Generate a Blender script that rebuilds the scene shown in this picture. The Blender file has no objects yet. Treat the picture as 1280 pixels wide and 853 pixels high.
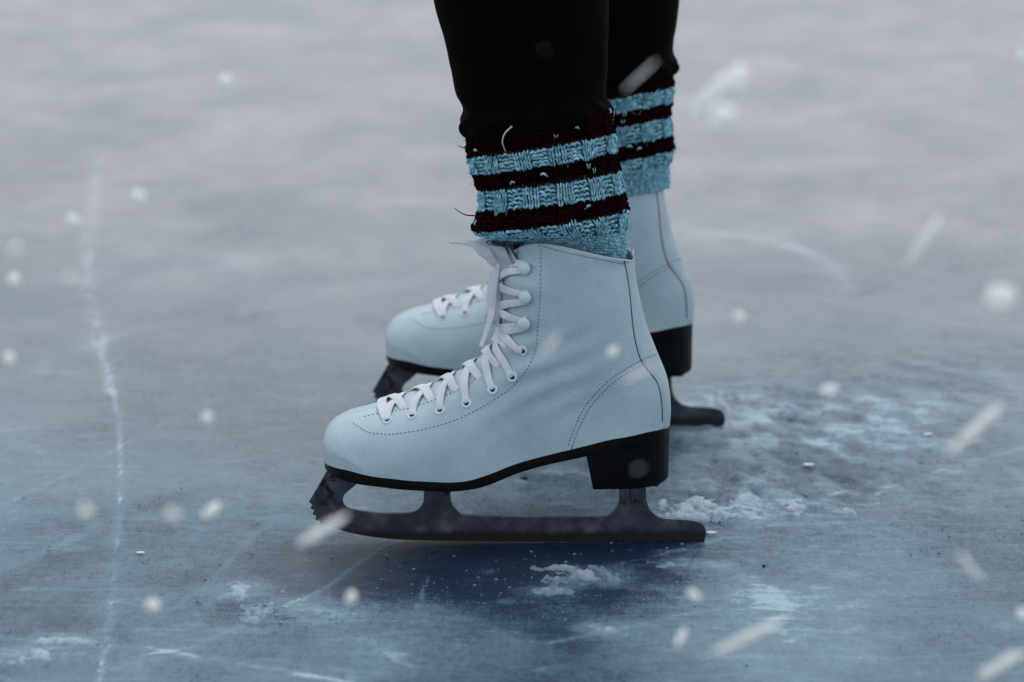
import bpy, bmesh, math, random
import numpy as np
from mathutils import Vector, Matrix
from mathutils.bvhtree import BVHTree

random.seed(7); rng = np.random.default_rng(11)
scene = bpy.context.scene
COL = scene.collection

# ------------------------------------------------------------------ camera
FPX = 3700.0; TH = math.radians(15.6); D1 = 2.18
V0 = (677-426.5)/FPX
CAM = np.array([0.0, -D1*(math.cos(TH)-V0*math.sin(TH)), D1*(math.sin(TH)+V0*math.cos(TH))])
FW = np.array([0, math.cos(TH), -math.sin(TH)]); UP = np.array([0, math.sin(TH), math.cos(TH)])
def ray(px, py):
    return FW + np.array([(px-640)/FPX, 0, 0]) - UP*(py-426.5)/FPX
def at(px, py, Y=0.0):                 # photograph point on the upright plane y = Y
    d = ray(px, py); return CAM + d*((Y-CAM[1])/d[1])
def gnd(px, py, Z=0.0):                # photograph point on the ice
    d = ray(px, py); return CAM + d*((Z-CAM[2])/d[2])
def at_depth(px, py, t): return CAM + ray(px, py)*t
def project(p):
    q = np.asarray(p)-CAM; z = q@FW
    return 640+FPX*q[..., 0]/z, 426.5-FPX*(q@UP)/z

cd = bpy.data.cameras.new('camera'); cam = bpy.data.objects.new('camera', cd); COL.objects.link(cam)
cam.location = CAM; cam.rotation_euler = (math.pi/2-TH, 0, 0)
cd.sensor_width = 36; cd.lens = 36*FPX/1280; cd.clip_start = .05; cd.clip_end = 500
cd.dof.use_dof = True; cd.dof.focus_distance = 2.13; cd.dof.aperture_fstop = 5.2
scene.camera = cam

# ------------------------------------------------------------------ helpers
def lin(c): return tuple(((v/255)/12.92 if v/255 <= .04045 else ((v/255+.055)/1.055)**2.4) for v in c)
def tag(o, label=None, cat=None, group=None, kind=None):
    if label: o['label'] = label
    if cat: o['category'] = cat
    if group: o['group'] = group
    if kind: o['kind'] = kind
    return o
def empty(name, loc=(0, 0, 0)):
    o = bpy.data.objects.new(name, None); o.location = loc; o.empty_display_size = .05
    COL.objects.link(o); return o
def mk(name, verts, faces, mat, parent=None, smooth=True):
    me = bpy.data.meshes.new(name)
    me.from_pydata([tuple(map(float, v)) for v in verts], [], [tuple(map(int, f)) for f in faces])
    if smooth: me.polygons.foreach_set('use_smooth', [True]*len(me.polygons))
    for m in (mat if isinstance(mat, (list, tuple)) else [mat]): me.materials.append(m)
    me.update()
    o = bpy.data.objects.new(name, me); COL.objects.link(o)
    if parent: o.parent = parent
    return o
def mk_np(name, V, F, mat, parent=None, smooth=True):      # quads, numpy
    V = np.ascontiguousarray(V, dtype=np.float32); F = np.ascontiguousarray(F, dtype=np.int32)
    n = F.shape[1]
    me = bpy.data.meshes.new(name)
    me.vertices.add(len(V)); me.vertices.foreach_set('co', V.ravel())
    me.loops.add(F.size); me.loops.foreach_set('vertex_index', F.ravel())
    me.polygons.add(len(F)); me.polygons.foreach_set('loop_start', np.arange(0, F.size, n, dtype=np.int32))
    me.polygons.foreach_set('loop_total', np.full(len(F), n, dtype=np.int32))
    me.polygons.foreach_set('use_smooth', np.full(len(F), smooth))
    me.update(calc_edges=True); me.validate()
    for m in (mat if isinstance(mat, (list, tuple)) else [mat]): me.materials.append(m)
    o = bpy.data.objects.new(name, me); COL.objects.link(o)
    if parent: o.parent = parent
    return o
class MB:
    def __init__(s): s.v = []; s.f = []; s.mi = []
    def add(s, V, F, mi=0):
        b = len(s.v); s.v += [tuple(p) for p in V]; s.f += [tuple(i+b for i in f) for f in F]; s.mi += [mi]*len(F)
    def build(s, name, mat, parent=None, smooth=True):
        o = mk(name, s.v, s.f, mat, parent, smooth)
        if any(s.mi): o.data.polygons.foreach_set('material_index', s.mi)
        return o
def catmull(P, n=8):
    P = np.asarray(P, float); out = []
    Q = np.vstack([2*P[0]-P[1], P, 2*P[-1]-P[-2]])
    for i in range(1, len(Q)-2):
        for k in range(n):
            t = k/n; a, b, c, d = Q[i-1], Q[i], Q[i+1], Q[i+2]
            out.append(.5*((2*b)+(-a+c)*t+(2*a-5*b+4*c-d)*t*t+(-a+3*b-3*c+d)*t**3))
    out.append(P[-1]); return np.array(out)
def nrm(v): v = np.asarray(v, float); return v/(np.linalg.norm(v)+1e-12)
def tube(mb, P, r, n=8, mi=0, cap=True, flat=None, normals=None):
    """tube along P; r scalar/array; flat=(half width, half thickness) arrays with normals for ribbons"""
    P = np.asarray(P, float); m = len(P)
    T = np.gradient(P, axis=0); T /= np.linalg.norm(T, axis=1)[:, None]+1e-12
    V = []; up = np.array([0, 0, 1.]) if abs(T[0][2]) < .9 else np.array([1., 0, 0])
    for i in range(m):
        nn = np.asarray(normals[i]) if normals is not None else up
        nn = nrm(nn-T[i]*(nn@T[i])); up = nn; w = np.cross(T[i], nn)
        for k in range(n):
            a = 2*math.pi*k/n
            if flat is not None:
                ca, sa = math.cos(a), math.sin(a)
                ca = math.copysign(abs(ca)**.6, ca); sa = math.copysign(abs(sa)**.8, sa)
                V.append(P[i]+w*ca*flat[0][i]+nn*sa*flat[1][i])
            else:
                rr = r[i] if hasattr(r, '__len__') else r
                V.append(P[i]+(w*math.cos(a)+nn*math.sin(a))*rr)
    F = [(i*n+k, i*n+(k+1) % n, (i+1)*n+(k+1) % n, (i+1)*n+k) for i in range(m-1) for k in range(n)]
    if cap: F += [tuple(range(n-1, -1, -1)), tuple((m-1)*n+k for k in range(n))]
    mb.add(V, F, mi)
# numpy value noise (2-D), tileless
_perm = rng.random((256, 256))
def vnoise(x, y):
    xi = np.floor(x).astype(int); yi = np.floor(y).astype(int); fx = x-xi; fy = y-yi
    fx = fx*fx*(3-2*fx); fy = fy*fy*(3-2*fy)
    g = lambda a, b: _perm[a & 255, b & 255]
    return (g(xi, yi)*(1-fx)+g(xi+1, yi)*fx)*(1-fy)+(g(xi, yi+1)*(1-fx)+g(xi+1, yi+1)*fx)*fy
def fbm(x, y, o=5, lac=2.03, gain=.5):
    s = 0; a = 1; t = 0
    for k in range(o):
        s = s+a*vnoise(x+13.7*k, y+7.3*k); t += a; a *= gain; x = x*lac; y = y*lac
    return s/t

# ------------------------------------------------------------------ materials
def mat(name, base=(.5, .5, .5), rough=.5, metal=0, spec=.5, ior=1.5):
    m = bpy.data.materials.new(name); m.use_nodes = True
    b = m.node_tree.nodes['Principled BSDF']
    b.inputs['Base Color'].default_value = (*base, 1); b.inputs['Roughness'].default_value = rough
    b.inputs['Metallic'].default_value = metal; b.inputs['IOR'].default_value = ior
    b.inputs['Specular IOR Level'].default_value = spec
    return m, m.node_tree.nodes, m.node_tree.links, b
def N(nt, typ, **kw):
    n = nt.new(typ)
    for k, v in kw.items():
        if k in ('operation', 'blend_type', 'data_type', 'attribute_name', 'musgrave_type', 'noise_dimensions', 'wave_type', 'bands_direction', 'feature', 'interpolation_type'): setattr(n, k, v)
        else: n.inputs[k.replace('_', ' ')].default_value = v
    return n
def noise(nt, ln, scale, detail=4, rough=.5, vec=None, dist=0):
    n = nt.new('ShaderNodeTexNoise'); n.inputs['Scale'].default_value = scale; n.inputs['Detail'].default_value = detail
    n.inputs['Roughness'].default_value = rough; n.inputs['Distortion'].default_value = dist
    if vec is not None: ln.new(vec, n.inputs['Vector'])
    return n
def ramp(nt, ln, fac, stops):
    r = nt.new('ShaderNodeValToRGB'); e = r.color_ramp.elements
    while len(e) < len(stops): e.new(.5)
    for x, (p, c) in zip(e, stops): x.position = p; x.color = (*c, 1) if len(c) == 3 else c
    ln.new(fac, r.inputs['Fac']); return r
def math_(nt, ln, op, a, b=None, clamp=False):
    n = nt.new('ShaderNodeMath'); n.operation = op; n.use_clamp = clamp
    for i, x in enumerate((a, b)):
        if x is None: continue
        if isinstance(x, (int, float)): n.inputs[i].default_value = x
        else: ln.new(x, n.inputs[i])
    return n.outputs[0]
def bump(nt, ln, h, strength, dist, b, prev=None):
    n = nt.new('ShaderNodeBump'); n.inputs['Strength'].default_value = strength; n.inputs['Distance'].default_value = dist
    ln.new(h, n.inputs['Height'])
    if prev is not None: ln.new(prev, n.inputs['Normal'])
    ln.new(n.outputs[0], b.inputs['Normal']); return n.outputs[0]
def objco(nt): return nt.new('ShaderNodeTexCoord').outputs['Object']

# leather
LEATHER, nt, ln, b = mat('white_leather', (.6, .65, .67), .48, spec=.35)
co = objco(nt)
n1 = noise(nt, ln, 11, 6, .62, co); n2 = noise(nt, ln, 1300, 3, .7, co)
mixv = math_(nt, ln, 'ADD', math_(nt, ln, 'MULTIPLY', n1.outputs[0], .5), math_(nt, ln, 'MULTIPLY', n2.outputs[0], .5))
r = ramp(nt, ln, mixv, [(.36, (.26, .355, .42)), (.64, (.465, .57, .63))]); ln.new(r.outputs[0], b.inputs['Base Color'])
vo = nt.new('ShaderNodeTexVoronoi'); vo.inputs['Scale'].default_value = 1100; ln.new(co, vo.inputs['Vector'])
p = bump(nt, ln, vo.outputs['Distance'], .45, .0005, b)
n3 = noise(nt, ln, 60, 4, .6, co); bump(nt, ln, n3.outputs[0], .25, .0012, b, p)
ln.new(ramp(nt, ln, n1.outputs[0], [(.3, (.42,)*3), (.7, (.6,)*3)]).outputs[0], b.inputs['Roughness'])
# lining / tongue
TONGUE, nt, ln, b = mat('tongue_leather', (.36, .43, .48), .6)
co = objco(nt); n1 = noise(nt, ln, 400, 4, .6, co); bump(nt, ln, n1.outputs[0], .3, .0006, b)
# rubber sole
RUBBER, nt, ln, b = mat('black_lacquered_sole', (.0015, .0015, .002), .45, spec=.12)
co = objco(nt); n1 = noise(nt, ln, 30, 5, .6, co)
ln.new(ramp(nt, ln, n1.outputs[0], [(.35, (.33,)*3), (.7, (.6,)*3)]).outputs[0], b.inputs['Roughness'])
n2 = noise(nt, ln, 250, 4, .6, co); bump(nt, ln, n2.outputs[0], .15, .0006, b)
# blade
STEEL, nt, ln, b = mat('worn_blade_steel', (.2, .21, .25), .42, metal=.55)
co = objco(nt); sx = nt.new('ShaderNodeSeparateXYZ'); ln.new(co, sx.inputs[0])
n1 = noise(nt, ln, 55, 6, .65, co); n2 = noise(nt, ln, 300, 4, .6, co)
r = ramp(nt, ln, n1.outputs[0], [(.36, (.030, .036, .056)), (.52, (.062, .070, .10)), (.68, (.13, .14, .17))])
zz = math_(nt, ln, 'ADD', sx.outputs[2], math_(nt, ln, 'MULTIPLY', n1.outputs[0], .004))
band = nt.new('ShaderNodeMapRange'); band.inputs[1].default_value = .0085; band.inputs[2].default_value = .0125; ln.new(zz, band.inputs[0])
mx = N(nt, 'ShaderNodeMixRGB'); mx.inputs[1].default_value = (.022, .018, .024, 1); ln.new(band.outputs[0], mx.inputs[0]); ln.new(r.outputs[0], mx.inputs[2])
# grime patches high on the stanchions
gr = noise(nt, ln, 95, 5, .7, co, .6)
hi = nt.new('ShaderNodeMapRange'); hi.inputs[1].default_value = .022; hi.inputs[2].default_value = .032; ln.new(sx.outputs[2], hi.inputs[0])
gm = math_(nt, ln, 'MULTIPLY', ramp(nt, ln, gr.outputs[0], [(.555, (0,)*3), (.60, (1,)*3)]).outputs[0], hi.outputs[0])
mx2 = N(nt, 'ShaderNodeMixRGB'); ln.new(gm, mx2.inputs[0]); ln.new(mx.outputs[0], mx2.inputs[1]); mx2.inputs[2].default_value = (.012, .007, .010, 1)
ln.new(mx2.outputs[0], b.inputs['Base Color']); bump(nt, ln, n2.outputs[0], .25, .0004, b)
# lace
LACE, nt, ln, b = mat('cotton_lace', (.74, .77, .82), .85, spec=.2)
co = objco(nt); wv = nt.new('ShaderNodeTexVoronoi'); wv.inputs['Scale'].default_value = 1500; ln.new(co, wv.inputs['Vector'])
bump(nt, ln, wv.outputs['Distance'], .5, .0005, b)
n1 = noise(nt, ln, 60, 4, .6, co); ln.new(ramp(nt, ln, n1.outputs[0], [(.3, (.48, .52, .58)), (.7, (.68, .71, .76))]).outputs[0], b.inputs['Base Color'])
METALW, nt, ln, b = mat('white_enamel', (.50, .62, .67), .3, spec=.5)
HOLE, *_ = mat('eyelet_hole', (.008, .010, .02), .8)
THREAD, *_ = mat('stitch_thread', (.09, .10, .145), .8)
SEAM, *_ = mat('seam_line', (.05, .05, .085), .7)
# yarn : colour attribute
YARN, nt, ln, b = mat('wool_yarn', (.3, .5, .6), .95, spec=.03)
at_ = nt.new('ShaderNodeAttribute'); at_.attribute_name = 'yarn_col'
co = objco(nt); n1 = noise(nt, ln, 700, 4, .7, co)
mm = N(nt, 'ShaderNodeMixRGB', blend_type='MULTIPLY'); mm.inputs[0].default_value = 1; ln.new(at_.outputs['Color'], mm.inputs[1])
ln.new(ramp(nt, ln, n1.outputs[0], [(.3, (.55,)*3), (.7, (1.35,)*3)]).outputs[0], mm.inputs[2]); ln.new(mm.outputs[0], b.inputs['Base Color'])
bump(nt, ln, n1.outputs[0], .6, .0006, b)
MAROON, *_ = mat('maroon_yarn', (.035, .006, .010), .9); PALEY, *_ = mat('pale_yarn', (.6, .6, .62), .9)
# trousers
CLOTH, nt, ln, b = mat('black_stretch_cloth', (.0012, .0012, .0016), .9, spec=.04)
co = objco(nt); n1 = noise(nt, ln, 25, 4, .6, co); n2 = noise(nt, ln, 1500, 2, .5, co)
bump(nt, ln, n2.outputs[0], .4, .0005, b, bump(nt, ln, n1.outputs[0], .3, .004, b))
SKIN, *_ = mat('skin', (.5, .32, .25), .6)
# snow crust
SNOW, nt, ln, b = mat('snow_crust', (.55, .64, .74), .75, spec=.3)
co = objco(nt); n1 = noise(nt, ln, 500, 5, .7, co); n2 = noise(nt, ln, 40, 5, .6, co)
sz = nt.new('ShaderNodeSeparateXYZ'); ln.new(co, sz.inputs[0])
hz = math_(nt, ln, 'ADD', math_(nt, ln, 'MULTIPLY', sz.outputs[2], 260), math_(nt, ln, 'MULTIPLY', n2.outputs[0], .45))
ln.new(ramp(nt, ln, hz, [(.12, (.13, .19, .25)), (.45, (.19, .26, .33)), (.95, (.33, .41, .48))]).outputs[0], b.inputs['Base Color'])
bump(nt, ln, n1.outputs[0], .7, .0012, b)
FLAKE, nt, ln, b = mat('falling_snow', (.97, .97, .97), .8, spec=.2)
b.inputs['Subsurface Weight'].default_value = .0
tr = nt.new('ShaderNodeBsdfTranslucent'); tr.inputs[0].default_value = (.98, .98, .97, 1)
ms = nt.new('ShaderNodeMixShader'); ms.inputs[0].default_value = .75
ln.new(b.outputs[0], ms.inputs[1]); ln.new(tr.outputs[0], ms.inputs[2]); ln.new(ms.outputs[0], nt['Material Output'].inputs[0])

# ------------------------------------------------------------------ the ice
ICE, nt, ln, b = mat('skated_ice', (.1, .12, .15), .3, spec=.5, ior=1.31)
co = objco(nt)
fa = nt.new('ShaderNodeAttribute'); fa.attribute_name = 'frost_shade'
nL = noise(nt, ln, 1.7, 5, .6, co, .4); nM = noise(nt, ln, 11, 6, .65, co, .8); nF = noise(nt, ln, 130, 5, .7, co); nG = noise(nt, ln, 650, 4, .7, co)
mp = nt.new('ShaderNodeMapping'); mp.inputs['Scale'].default_value = (1, .22, 1); mp.inputs['Rotation'].default_value = (0, 0, .5); ln.new(co, mp.inputs[0])
nS = noise(nt, ln, 260, 3, .6, mp.outputs[0])      # fine scratches
mp2 = nt.new('ShaderNodeMapping'); mp2.inputs['Scale'].default_value = (.2, 1, 1); mp2.inputs['Rotation'].default_value = (0, 0, .25); ln.new(co, mp2.inputs[0])
nS2 = noise(nt, ln, 200, 3, .6, mp2.outputs[0])
def mul(a, k): return math_(nt, ln, 'MULTIPLY', a, k)
def add(a, k): return math_(nt, ln, 'ADD', a, k)
base = add(add(mul(nL.outputs[0], .55), mul(nM.outputs[0], .30)), add(mul(nF.outputs[0], .30), mul(nG.outputs[0], .38)))
base = add(base, add(mul(nS.outputs[0], .15), mul(nS2.outputs[0], .15)))        # mean ~ .85
bg = mul(add(base, -.715), 1.8)
mp3 = nt.new('ShaderNodeMapping'); mp3.inputs['Scale'].default_value = (.45, 1, 1); mp3.inputs['Rotation'].default_value = (0, 0, -.2); ln.new(co, mp3.inputs[0])
nC = noise(nt, ln, 95, 8, .72, mp3.outputs[0], .5)
# fine blade scratches in several directions
scr = None
for rot_, sc_ in ((.35, 95), (-.5, 80), (1.25, 70), (.8, 100), (2.2, 75)):
    m_ = nt.new('ShaderNodeMapping'); m_.inputs['Scale'].default_value = (.035, 1, 1); m_.inputs['Rotation'].default_value = (0, 0, rot_); ln.new(co, m_.inputs[0])
    q_n = noise(nt, ln, sc_, 2, .5, m_.outputs[0], .15)
    l_ = ramp(nt, ln, q_n.outputs[0], [(.665, (0,)*3), (.72, (1,)*3)]).outputs[0]
    scr = l_ if scr is None else math_(nt, ln, 'MAXIMUM', scr, l_)
crisp = math_(nt, ln, 'SUBTRACT', add(fa.outputs['Fac'], mul(add(nC.outputs[0], -.5), 3.4)), .36)
crisp = math_(nt, ln, 'MULTIPLY', crisp, 1.3, True)
fr = add(add(mul(fa.outputs['Fac'], .25), mul(math_(nt, ln, 'MULTIPLY', crisp, math_(nt, ln, 'MAXIMUM', fa.outputs['Fac'], .10)), .80)), mul(scr, .11))
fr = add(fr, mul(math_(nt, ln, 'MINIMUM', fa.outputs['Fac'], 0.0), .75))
fl1 = noise(nt, ln, 42, 9, .74, mp3.outputs[0], .4); fl2 = noise(nt, ln, 7, 3, .5, co)
flk = math_(nt, ln, 'MULTIPLY', ramp(nt, ln, fl1.outputs[0], [(.52, (0,)*3), (.64, (1,)*3)]).outputs[0], ramp(nt, ln, fl2.outputs[0], [(.38, (.25,)*3), (.62, (1,)*3)]).outputs[0])
fr = add(fr, mul(flk, .30))
grain = noise(nt, ln, 620, 4, .75, co); fr = add(fr, mul(add(grain.outputs[0], -.5), .85))
tot = math_(nt, ln, 'ADD', bg, fr, True)
rc = ramp(nt, ln, tot, [(0, (.006, .024, .062)), (.20, (.034, .078, .125)), (.46, (.100, .174, .232)), (.78, (.195, .30, .375)), (1, (.33, .44, .52))])
mp4 = nt.new('ShaderNodeMapping'); mp4.inputs['Scale'].default_value = (1.5, 1.5, 1); mp4.inputs['Rotation'].default_value = (0, 0, -.25); ln.new(co, mp4.inputs[0])
nD = noise(nt, ln, 3.4, 9, .76, mp4.outputs[0], .5); dbase = add(add(add(mul(nD.outputs[0], .72), mul(nF.outputs[0], .24)), mul(flk, .065)), mul(add(fa.outputs['Fac'], -.30), .32))
du = nt.new('ShaderNodeAttribute'); du.attribute_name = 'far_tint'
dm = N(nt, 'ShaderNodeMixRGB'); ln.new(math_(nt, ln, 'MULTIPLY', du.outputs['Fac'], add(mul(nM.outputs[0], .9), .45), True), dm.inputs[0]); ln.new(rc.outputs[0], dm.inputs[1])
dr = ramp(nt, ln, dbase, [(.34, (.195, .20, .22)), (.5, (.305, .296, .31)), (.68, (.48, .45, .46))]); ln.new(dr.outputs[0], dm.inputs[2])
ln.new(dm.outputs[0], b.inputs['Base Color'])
ln.new(ramp(nt, ln, tot, [(0, (.20,)*3), (.3, (.30,)*3), (.8, (.62,)*3)]).outputs[0], b.inputs['Roughness'])
pb = bump(nt, ln, nM.outputs[0], .35, .006, b)
pb = bump(nt, ln, base, .55, .0035, b, pb)
pb = bump(nt, ln, grain.outputs[0], .55, .0016, b, pb)
# the sheet : fine near the skates, coarse to the horizon
def lines(lo, hi, step, far, grow=1.12):
    a = list(np.arange(lo, hi, step)); s = step; x = a[-1]
    up = []
    while x < far: s *= grow; x += s; up.append(x)
    s = step; x = a[0]; dn = []
    while x > -far: s *= grow; x -= s; dn.append(x)
    return np.array(dn[::-1]+a+up)
gx = lines(-.62, .62, .0028, 80); gy = lines(-.5, 1.3, .0035, 80, 1.06)
X, Y = np.meshgrid(gx, gy, indexing='ij')
fy_ = np.clip((Y-.05)/1.6, 0, 1); frost_shade = .36*fy_**.8
PXg, PYg = None, None
def seg_dist(X, Y, P):
    d = np.full(X.shape, 9e9)
    for (x0, y0), (x1, y1) in zip(P[:-1], P[1:]):
        dx, dy = x1-x0, y1-y0; L = dx*dx+dy*dy+1e-12
        t = np.clip(((X-x0)*dx+(Y-y0)*dy)/L, 0, 1)
        d = np.minimum(d, np.hypot(X-x0-t*dx, Y-y0-t*dy))
    return d
TRACKS = [  # photograph points, half width m, strength
 ([(122, 200), (108, 330), (125, 430), (140, 490)], .009, .40),
 ([(125, 430), (148, 520), (150, 600), (146, 690), (136, 780), (124, 853), (110, 930)], .0030, .55),
 ([(0, 797), (90, 803), (180, 810), (300, 830), (450, 856)], .004, .6),
 ([(180, 820), (240, 808), (310, 778), (400, 738), (470, 690), (520, 668)], .0026, .5),
 ([(-30, 645), (60, 605), (130, 570), (260, 500)], .004, .3),
 ([(690, 803), (760, 790), (835, 772), (900, 760)], .0018, .6),
 ([(536, 690), (530, 740), (512, 785)], .002, .35),
 ([(170, 790), (260, 730), (330, 660), (440, 610)], .004, .22),
 ([(880, 640), (1000, 628), (1110, 600)], .003, .3),
 ([(780, 705), (960, 660), (1100, 630)], .0018, .28),
 ([(870, 290), (960, 300), (1030, 325), (1060, 360)], .014, .35),
 ([(-20, 720), (80, 680), (120, 655)], .005, .25),
 ([(0, 480), (150, 420), (420, 370)], .02, .16), ([(560, 500), (700, 430), (900, 400)], .012, .12),
 ([(1060, 640), (1140, 600), (1280, 560)], .004, .25),
]
for pts, w, s in TRACKS:
    P = catmull([gnd(*p)[:2] for p in pts], 6); m = (X > P[:, 0].min()-.1) & (X < P[:, 0].max()+.1) & (Y > P[:, 1].min()-.1) & (Y < P[:, 1].max()+.1)
    d = np.full(X.shape, 9.); d[m] = seg_dist(X[m]+.003*(vnoise(X[m]*60, Y[m]*60)-.5), Y[m], P)+.0022*np.abs(vnoise(X[m]*130, Y[m]*90)-.5)
    frost_shade += 1.05*s*np.exp(-(d/(w*.8))**2)*(.55+.9*vnoise(X*75+3, Y*30))+.15*s*np.exp(-(d/(w*3.5))**2)
BL = [  # photograph centre, half extent px, strength, photograph tilt
 (300, 740, 42, 11, 1.0), (335, 762, 22, 9, .9), (385, 765, 42, 14, .8), (428, 770, 30, 12, .55), (22, 818, 60, 12, .7), (85, 803, 60, 8, .5),
 (955, 520, 90, 35, .38), (890, 505, 60, 16, .4), (1060, 590, 150, 60, .25), (1180, 500, 120, 60, .30), (1230, 620, 90, 60, .28), (1080, 700, 160, 50, .30), (1000, 760, 120, 40, .35), (560, 820, 120, 30, .35), (900, 640, 90, 22, .55), (700, 600, 100, 30, .42),
 (735, 722, 66, 17, .95), (690, 740, 34, 10, .7), (845, 706, 30, 7, .6), (895, 710, 34, 8, .6), (945, 745, 55, 22, .6), (765, 790, 34, 10, .8), (735, 785, 20, 6, .6), (830, 735, 22, 4, .5),
 (480, 820, 110, 35, .42), (640, 800, 60, 20, .25), (960, 800, 120, 45, .35), (1150, 740, 160, 70, .2), (610, 715, 10, 5, .7), (635, 752, 12, 4, .7), (620, 792, 25, 4, .5),
 (270, 330, 90, 14, .35), (200, 280, 120, 12, .2), (900, 300, 130, 20, .25), (1060, 265, 60, 14, .3), (560, 330, 200, 60, .10), (1100, 90, 200, 30, .12), (150, 60, 160, 20, .12), (960, 200, 120, 16, .15)]
for (px, py, rx, ry, s) in BL:
    c = gnd(px, py); e = gnd(px+rx, py); f = gnd(px, py-ry); g = gnd(px, py+ry)
    ax = abs(e[0]-c[0]); ay = (f[1]-g[1])/2; cy = (f[1]+g[1])/2
    q = ((X-c[0])/ax)**2+((Y-cy)/ay)**2
    nn = .35+1.3*fbm(X*38+px, Y*26+py, 4)
    frost_shade += s*np.exp(-q**1.2)*np.clip(nn-.35, 0, 1.5)
# shade and dark reflection under the skates, painted into the ice colour
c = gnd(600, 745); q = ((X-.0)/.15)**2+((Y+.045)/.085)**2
frost_shade -= .60*np.exp(-q**1.5)*(.6+.8*fbm(X*30, Y*30, 4))
c = gnd(745, 800); q = ((X-c[0])/.085)**2+((Y-c[1])/.09)**2  # shadow of the legs painted darker, nearer the camera
frost_shade -= .30*np.exp(-q**1.3)*(.5+.9*fbm(X*26, Y*22+9, 4))
far_tint = .88*np.clip((Y-.02-.10*vnoise(X*5, Y*5))/1.1, 0, 1)**.55  # paler, warmer cast of the graded light painted in with distance
Z = np.zeros_like(X)
RG = [(960, 540, 190, 70, 1.0), (1090, 590, 200, 90, .6), (900, 630, 120, 30, .9), (690, 605, 110, 30, .8), (880, 730, 120, 40, .3), (350, 765, 130, 25, .5), (60, 810, 130, 25, .5), (330, 640, 120, 40, .25), (1170, 480, 140, 50, .6)]
rough = np.full(X.shape, .06)
for (px, py, rx, ry, s) in RG:
    c = gnd(px, py); e = gnd(px+rx, py); f = gnd(px, py-ry); g = gnd(px, py+ry)
    rough += s*np.exp(-((X-c[0])/abs(e[0]-c[0]))**2-((Y-(f[1]+g[1])/2)/((f[1]-g[1])/2))**2)
rough *= (Y < 1.0)*(Y > -.45)*(np.abs(X) < .6)
nz = fbm(X*42+Y*14, Y*30, 5, gain=.6); ridge = 1-np.abs(2*fbm(X*20+5, Y*26+Y*3, 4)-1)*3
Z = rough*((nz-.5)*.0085+np.clip(ridge, 0, 1)*.0022)
Z -= np.maximum(0, Z)*np.exp(-((np.abs(Y-0)/.012)**2))*(np.abs(X) < .16)
frost_shade += rough*np.clip((nz-.48)*2.6, -.16, .34)
far_tint *= 1-.6*np.clip(rough, 0, 1)
frost_shade += (1-fy_)*.75*(fbm(X*7+2, Y*6, 5, gain=.6)-.52)
nx, ny = X.shape; idx = np.arange(nx*ny).reshape(nx, ny)
F = np.stack([idx[:-1, :-1], idx[1:, :-1], idx[1:, 1:], idx[:-1, 1:]], -1).reshape(-1, 4)
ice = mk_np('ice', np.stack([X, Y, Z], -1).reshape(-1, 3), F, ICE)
a = ice.data.attributes.new('frost_shade', 'FLOAT', 'POINT'); a.data.foreach_set('value', frost_shade.astype(np.float32).ravel())
a = ice.data.attributes.new('far_tint', 'FLOAT', 'POINT'); a.data.foreach_set('value', far_tint.astype(np.float32).ravel())
tag(ice, kind='structure')

# snow crust rising out of the ice
x = np.arange(-.45, .50, .00115); y = np.arange(-.30, .62, .0016)
X, Y = np.meshgrid(x, y, indexing='ij'); H = np.full(X.shape, -.0011)
CR = [(298, 740, 44, 9, .0038), (333, 762, 22, 9, .0050), (378, 758, 40, 9, .0038), (365, 776, 44, 6, .0034), (428, 772, 34, 7, .0026), (22, 822, 50, 9, .0034), (80, 804, 50, 4, .0028),
 (925, 629, 70, 7, .0050), (885, 647, 76, 4, .0042), (850, 636, 30, 8, .003), (960, 512, 80, 12, .0030), (905, 497, 40, 7, .0032), (890, 532, 40, 6, .0024), (1030, 640, 60, 7, .0024),
 (735, 720, 62, 9, .0024), (705, 712, 40, 5, .0018), (845, 706, 26, 4, .0014), (765, 790, 30, 6, .0014), (690, 740, 30, 5, .0014)]
for (px, py, rx, ry, s) in CR:
    c = gnd(px, py); e = gnd(px+rx, py); f = gnd(px, py-ry); g = gnd(px, py+ry)
    q = ((X-c[0])/abs(e[0]-c[0]))**2+((Y-(f[1]+g[1])/2)/((f[1]-g[1])/2))**2
    H += (s+.0006)*np.exp(-q)
H = np.where(H > 0, .0021*np.tanh(H/.0021), H)
n_ = fbm(X*60+Y*15, Y*44, 6, gain=.66)
H = H+(n_-.54)*.0115*np.clip((H+.0011)/.0022, 0, 1.3)+(fbm(X*320, Y*220, 4)-.5)*.0030*np.clip((H+.0011)/.001, .2, 1)
keep = H > 0
kf = keep[:-1, :-1] | keep[1:, :-1] | keep[1:, 1:] | keep[:-1, 1:]
idx = np.arange(H.size).reshape(H.shape)
F = np.stack([idx[:-1, :-1], idx[1:, :-1], idx[1:, 1:], idx[:-1, 1:]], -1)[kf]
used, inv = np.unique(F, return_inverse=True)
V = np.stack([X.ravel(), Y.ravel(), np.maximum(H, -.0008).ravel()], -1)[used]
tag(mk_np('snow_crust', V, inv.reshape(-1, 4), SNOW), 'thin crusts and ridges of scraped snow lying on the ice around the skates', 'snow', kind='stuff')

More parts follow.
